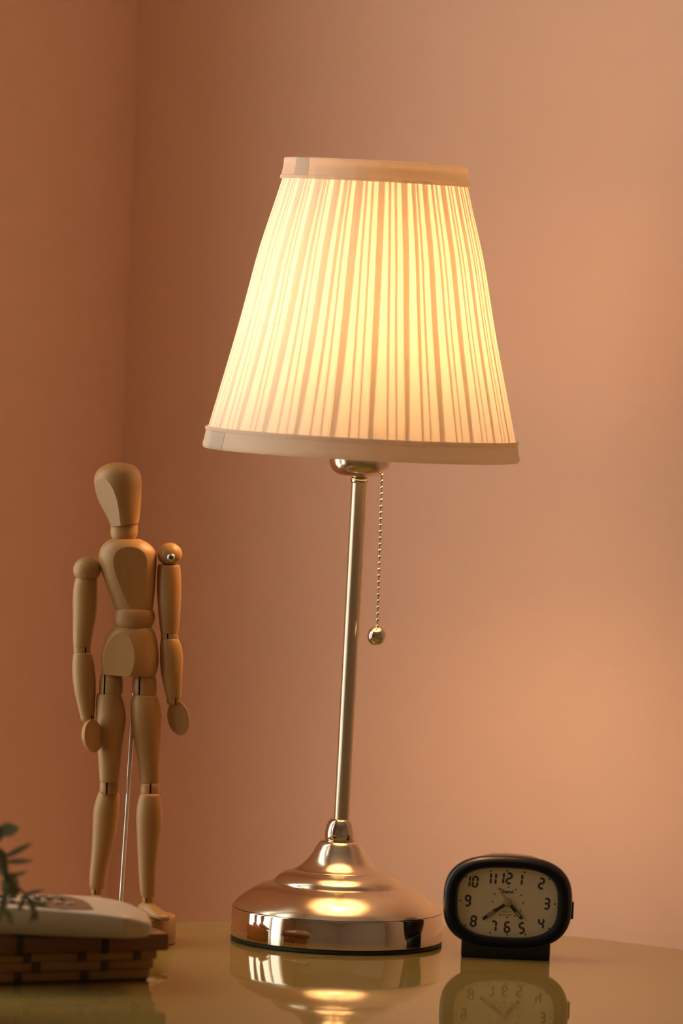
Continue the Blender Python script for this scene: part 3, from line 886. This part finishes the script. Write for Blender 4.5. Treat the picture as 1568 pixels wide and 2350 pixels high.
# each cross-section: bottom front, lower side, rounded edge, top face, back edge, bottom back
nsec = 36
def interp(lst, u):
    x = u * (len(lst) - 1); i = min(int(x), len(lst) - 2); f = x - i
    return lst[i][0] + (lst[i + 1][0] - lst[i][0]) * f, lst[i][1] + (lst[i + 1][1] - lst[i][1]) * f
FL, BL = smooth_prof(front_line, 5), smooth_prof(back_line, 5)
rings = []
for f, b_ in zip(FL, BL):
    yb = YB - 0.028 * max(0, (f[0] - 200) / 138)
    pf, pb = at(f[0], f[1], YF + 0.012 * max(0, (f[0] - 290) / 48)), at(b_[0], b_[1], yb)
    pf.z = max(pf.z, ZB + .008); 
    dv = (pb - pf)
    ring = [Vector((pf.x, pf.y + .013, ZB)), Vector((pf.x, pf.y + .0075, ZB + .0018)), Vector((pf.x, pf.y + .0022, ZB + (pf.z - ZB) * .55)),
            Vector((pf.x, pf.y + .0006, pf.z - .0022)), pf + dv * 0.012 + Vector((0, 0, -.0006)), pf + dv * .05 + Vector((0, 0, .0004))]
    for s in (.15, .3, .5, .7, .85, .95): ring.append(pf + dv * s + Vector((0, 0, .0016 * math.sin(PI * s))))
    ring += [Vector((pb.x, pb.y + .001, pb.z - .002)), Vector((pb.x, pb.y, ZB + .003)), Vector((pb.x, pb.y - .004, ZB))]
    rings.append(ring)
# rounded tip
last = rings[-1]; cen = sum(last, Vector()) / len(last)
for k_, (sc_, dx) in enumerate(((.90, .0022), (.70, .0040), (.40, .0052))):
    rings.append([cen + (p - cen) * sc_ + Vector((dx, 0, -0.001 * k_)) for p in last])
    for p in rings[-1]: p.z = max(p.z, ZB)
add_rings(bm, rings)
finish(bm, 'phone_body', 'phone_white', ph, PO, angle=50)
def top_at(px, py):
    """point on the phone's top under a pixel: solve along the ruled surface"""
    lo, hi = 0.0, 1.0
    for _ in range(40):
        s_ = (lo + hi) / 2
        fy = [q for q in zip(FL, BL)]
        # edge heights in the picture at this px
        def yat(L, px):
            for a, b in zip(L, L[1:]):
                if a[0] <= px <= b[0]: return a[1] + (b[1] - a[1]) * (px - a[0]) / max(1e-6, b[0] - a[0])
            return L[-1][1]
        y = lerp(yat(FL, px), yat(BL, px), s_)
        if y > py: lo = s_
        else: hi = s_
    s_ = (lo + hi) / 2
    p = at(px, py, lerp(YF, YB, s_))
    return p, s_
bm = bmesh.new()
panel = [(-300, 2074), (-150, 2074), (0, 2076), (80, 2083), (150, 2089), (214, 2090.5), (206, 2082), (190, 2073), (165, 2064.5), (135, 2058.5), (105, 2057), (0, 2056), (-150, 2058), (-300, 2059)]
lo_, hi_ = [], []
for q in panel:
    p, s_ = top_at(*q)
    nz = Vector((0, -0.35, 1)).normalized()
    lo_.append(bm.verts.new(p - nz * 0.0012 + Vector((0, 0, .0016 * math.sin(PI * s_))))); hi_.append(bm.verts.new(p + nz * 0.0006 + Vector((0, 0, .0016 * math.sin(PI * s_)))))
bm.faces.new(hi_)
for i in range(len(panel)): bm.faces.new((lo_[i], lo_[(i + 1) % len(panel)], hi_[(i + 1) % len(panel)], hi_[i]))
kp = finish(bm, 'keypad_panel', 'phone_panel', ph, PO, smooth=False)
slope = (top_at(100, 2060)[0] - top_at(100, 2080)[0]).normalized()
ea = math.atan2(slope.z, slope.y)
for px, py, mt in ((132, 2077.5, 'phone_key'), (161, 2080, 'phone_key'), (112, 2070, 'phone_key_dark'), (141, 2071.5, 'phone_key_dark'), (84, 2068.5, 'phone_key_dark'), (102, 2076, 'phone_key'), (70, 2074.5, 'phone_key_dark'), (28, 2075, 'phone_key_dark'), (56, 2067, 'phone_key_dark'), (28, 2066, 'phone_key'), (0, 2065, 'phone_key_dark'), (92, 2062, 'phone_key'), (120, 2063.5, 'phone_key')):
    bm = bmesh.new()
    p, s_ = top_at(px, py)
    sphere(bm, (0, 0, 0), 1, 14, 8, Matrix.Diagonal((0.0030, 0.0034, 0.0010, 1)))
    bmesh.ops.transform(bm, matrix=Matrix.Translation(p + Vector((0, -.0002, .0006 + .0016 * math.sin(PI * s_)))) @ Matrix.Rotation(ea, 4, 'X'), verts=bm.verts)
    finish(bm, 'key', mt, kp, PO)
# seam of the end cover, a shallow raised line
bm = bmesh.new()
pts = [top_at(x, y)[0] + Vector((0, 0, .0016 * math.sin(PI * top_at(x, y)[1]))) for x, y in ((256, 2064), (253, 2072), (250, 2080), (247, 2090))]
tube(bm, pts, 0.00035, 6)
finish(bm, 'cover_seam', 'phone_panel', ph, PO)

# ------------------------------------------------------------------ potted plant at the table's left end
PP = Vector((-0.285, -0.425, 0))
pot = thing('potted_plant', 'small plant with grey green leaves reaching over the telephone', 'plant', PP)
bm = bmesh.new()
lathe(bm, [(0.030, 0), (0.032, 0.001), (0.042, 0.068), (0.043, 0.074), (0.040, 0.075), (0.037, 0.066)], Matrix.Translation(PP), n=48)
finish(bm, 'pot', 'pot', pot, PP)
bm = bmesh.new()
lathe(bm, [(0.0365, 0.058), (0.037, 0.066), (0.02, 0.069), (0.001, 0.070)], Matrix.Translation(PP), n=32)
finish(bm, 'soil', 'soil', pot, PP)
PYD = -0.405
crown = PP + Vector((0, 0, 0.066))
stems = [
    [crown, at(-75, 1985, -0.415), at(-25, 1935, PYD), at(2, 1965, PYD), at(12, 2005, PYD), at(24, 2045, PYD)],
    [crown, at(-85, 1960, -0.42), at(-50, 1905, -0.41), at(-20, 1896, PYD), at(5, 1903, PYD)],
    [at(24, 2042, PYD), at(44, 2040, PYD), at(58, 2052, PYD), at(72, 2066, PYD), at(80, 2085, PYD)],
    [at(20, 2030, PYD), at(8, 2060, PYD), at(6, 2085, PYD)],
    [at(-25, 1935, PYD), at(-5, 1960, PYD), at(4, 1985, PYD)],
]
rads = [0.0012, 0.0009, 0.0007, 0.0007, 0.0009]
bm = bmesh.new()
for st, r_ in zip(stems, rads): tube(bm, smooth_prof([tuple(v) for v in st], 4), r_, 8)
finish(bm, 'stem', 'stem', pot, PP)
LP = (PYD - CAM_LOC.y) / FPX
def leaf(px0, py0, px1, py1, w, dy=0.0, roll=0.0, fold=0.18):
    a, b = at(px0, py0, PYD), at(px1, py1, PYD + dy)
    d = (b - a); L = d.length; d.normalize()
    view = Vector((0, -1, 0.1))
    s = d.cross(view).normalized()
    n = s.cross(d).normalized()
    s2 = s * math.cos(R(roll)) + n * math.sin(R(roll)); n2 = n * math.cos(R(roll)) - s * math.sin(R(roll))
    bm = bmesh.new()
    rows = []
    for i in range(9):
        u = i / 8
        hw = w * LP * (math.sin(PI * u ** 0.85) ** 0.75 if 0 < u < 1 else 0.06)
        m = a + d * (u * L) + n2 * (0.10 * L * math.sin(PI * u))
        rows.append([m + s2 * hw - n2 * fold * hw, m + s2 * hw * .5, m + n2 * fold * hw * .5, m - s2 * hw * .5, m - s2 * hw - n2 * fold * hw])
    add_rings(bm, rows, False, False, False)
    g_ = bm.faces[:]
    bmesh.ops.solidify(bm, geom=g_, thickness=0.0004)
    return finish(bm, 'leaf', 'leaf', pot, PP, angle=60)
for a in ((-6, 1908, 44, 1900, 17, .01, 10), (-30, 1900, 8, 1915, 15, 0, 0), (-12, 1935, 10, 1912, 9, 0, 30), (10, 1968, 76, 1934, 7.2), (12, 1978, 76, 1975, 6.4), (20, 2012, 65, 2000, 4.6),
          (2, 1945, 16, 2010, 9, 0, 10), (-8, 1990, 14, 1955, 11, 0, 5), (-4, 1970, 18, 2020, 10, .01, 0),
          (8, 2010, 44, 2030, 17, .01, 15), (4, 2020, 42, 2048, 15, 0, 0), (26, 2014, 12, 2060, 15, .012, 10), (46, 2034, 20, 2066, 9, 0, 20),
          (56, 2052, 104, 2042, 4.2), (60, 2054, 78, 2104, 5.5, 0, 30), (72, 2070, 112, 2082, 7, .01, 20), (58, 2056, 42, 2092, 6.5, .01, 0), (78, 2082, 84, 2116, 7, 0, 0),
          (12, 2048, 2, 2100, 10, .01, 20), (10, 2084, 30, 2124, 8, 0, 20), (4, 2080, -14, 2130, 11, 0, 0), (80, 2090, 66, 2122, 6, 0, 25),
          (-60, 1960, -20, 2010, 12, 0, 20), (-70, 1950, -100, 1900, 13, .01, 15), (-60, 1915, -40, 1865, 12, 0, 10), (-90, 1985, -130, 2040, 12, 0, 15)):
    leaf(*a)
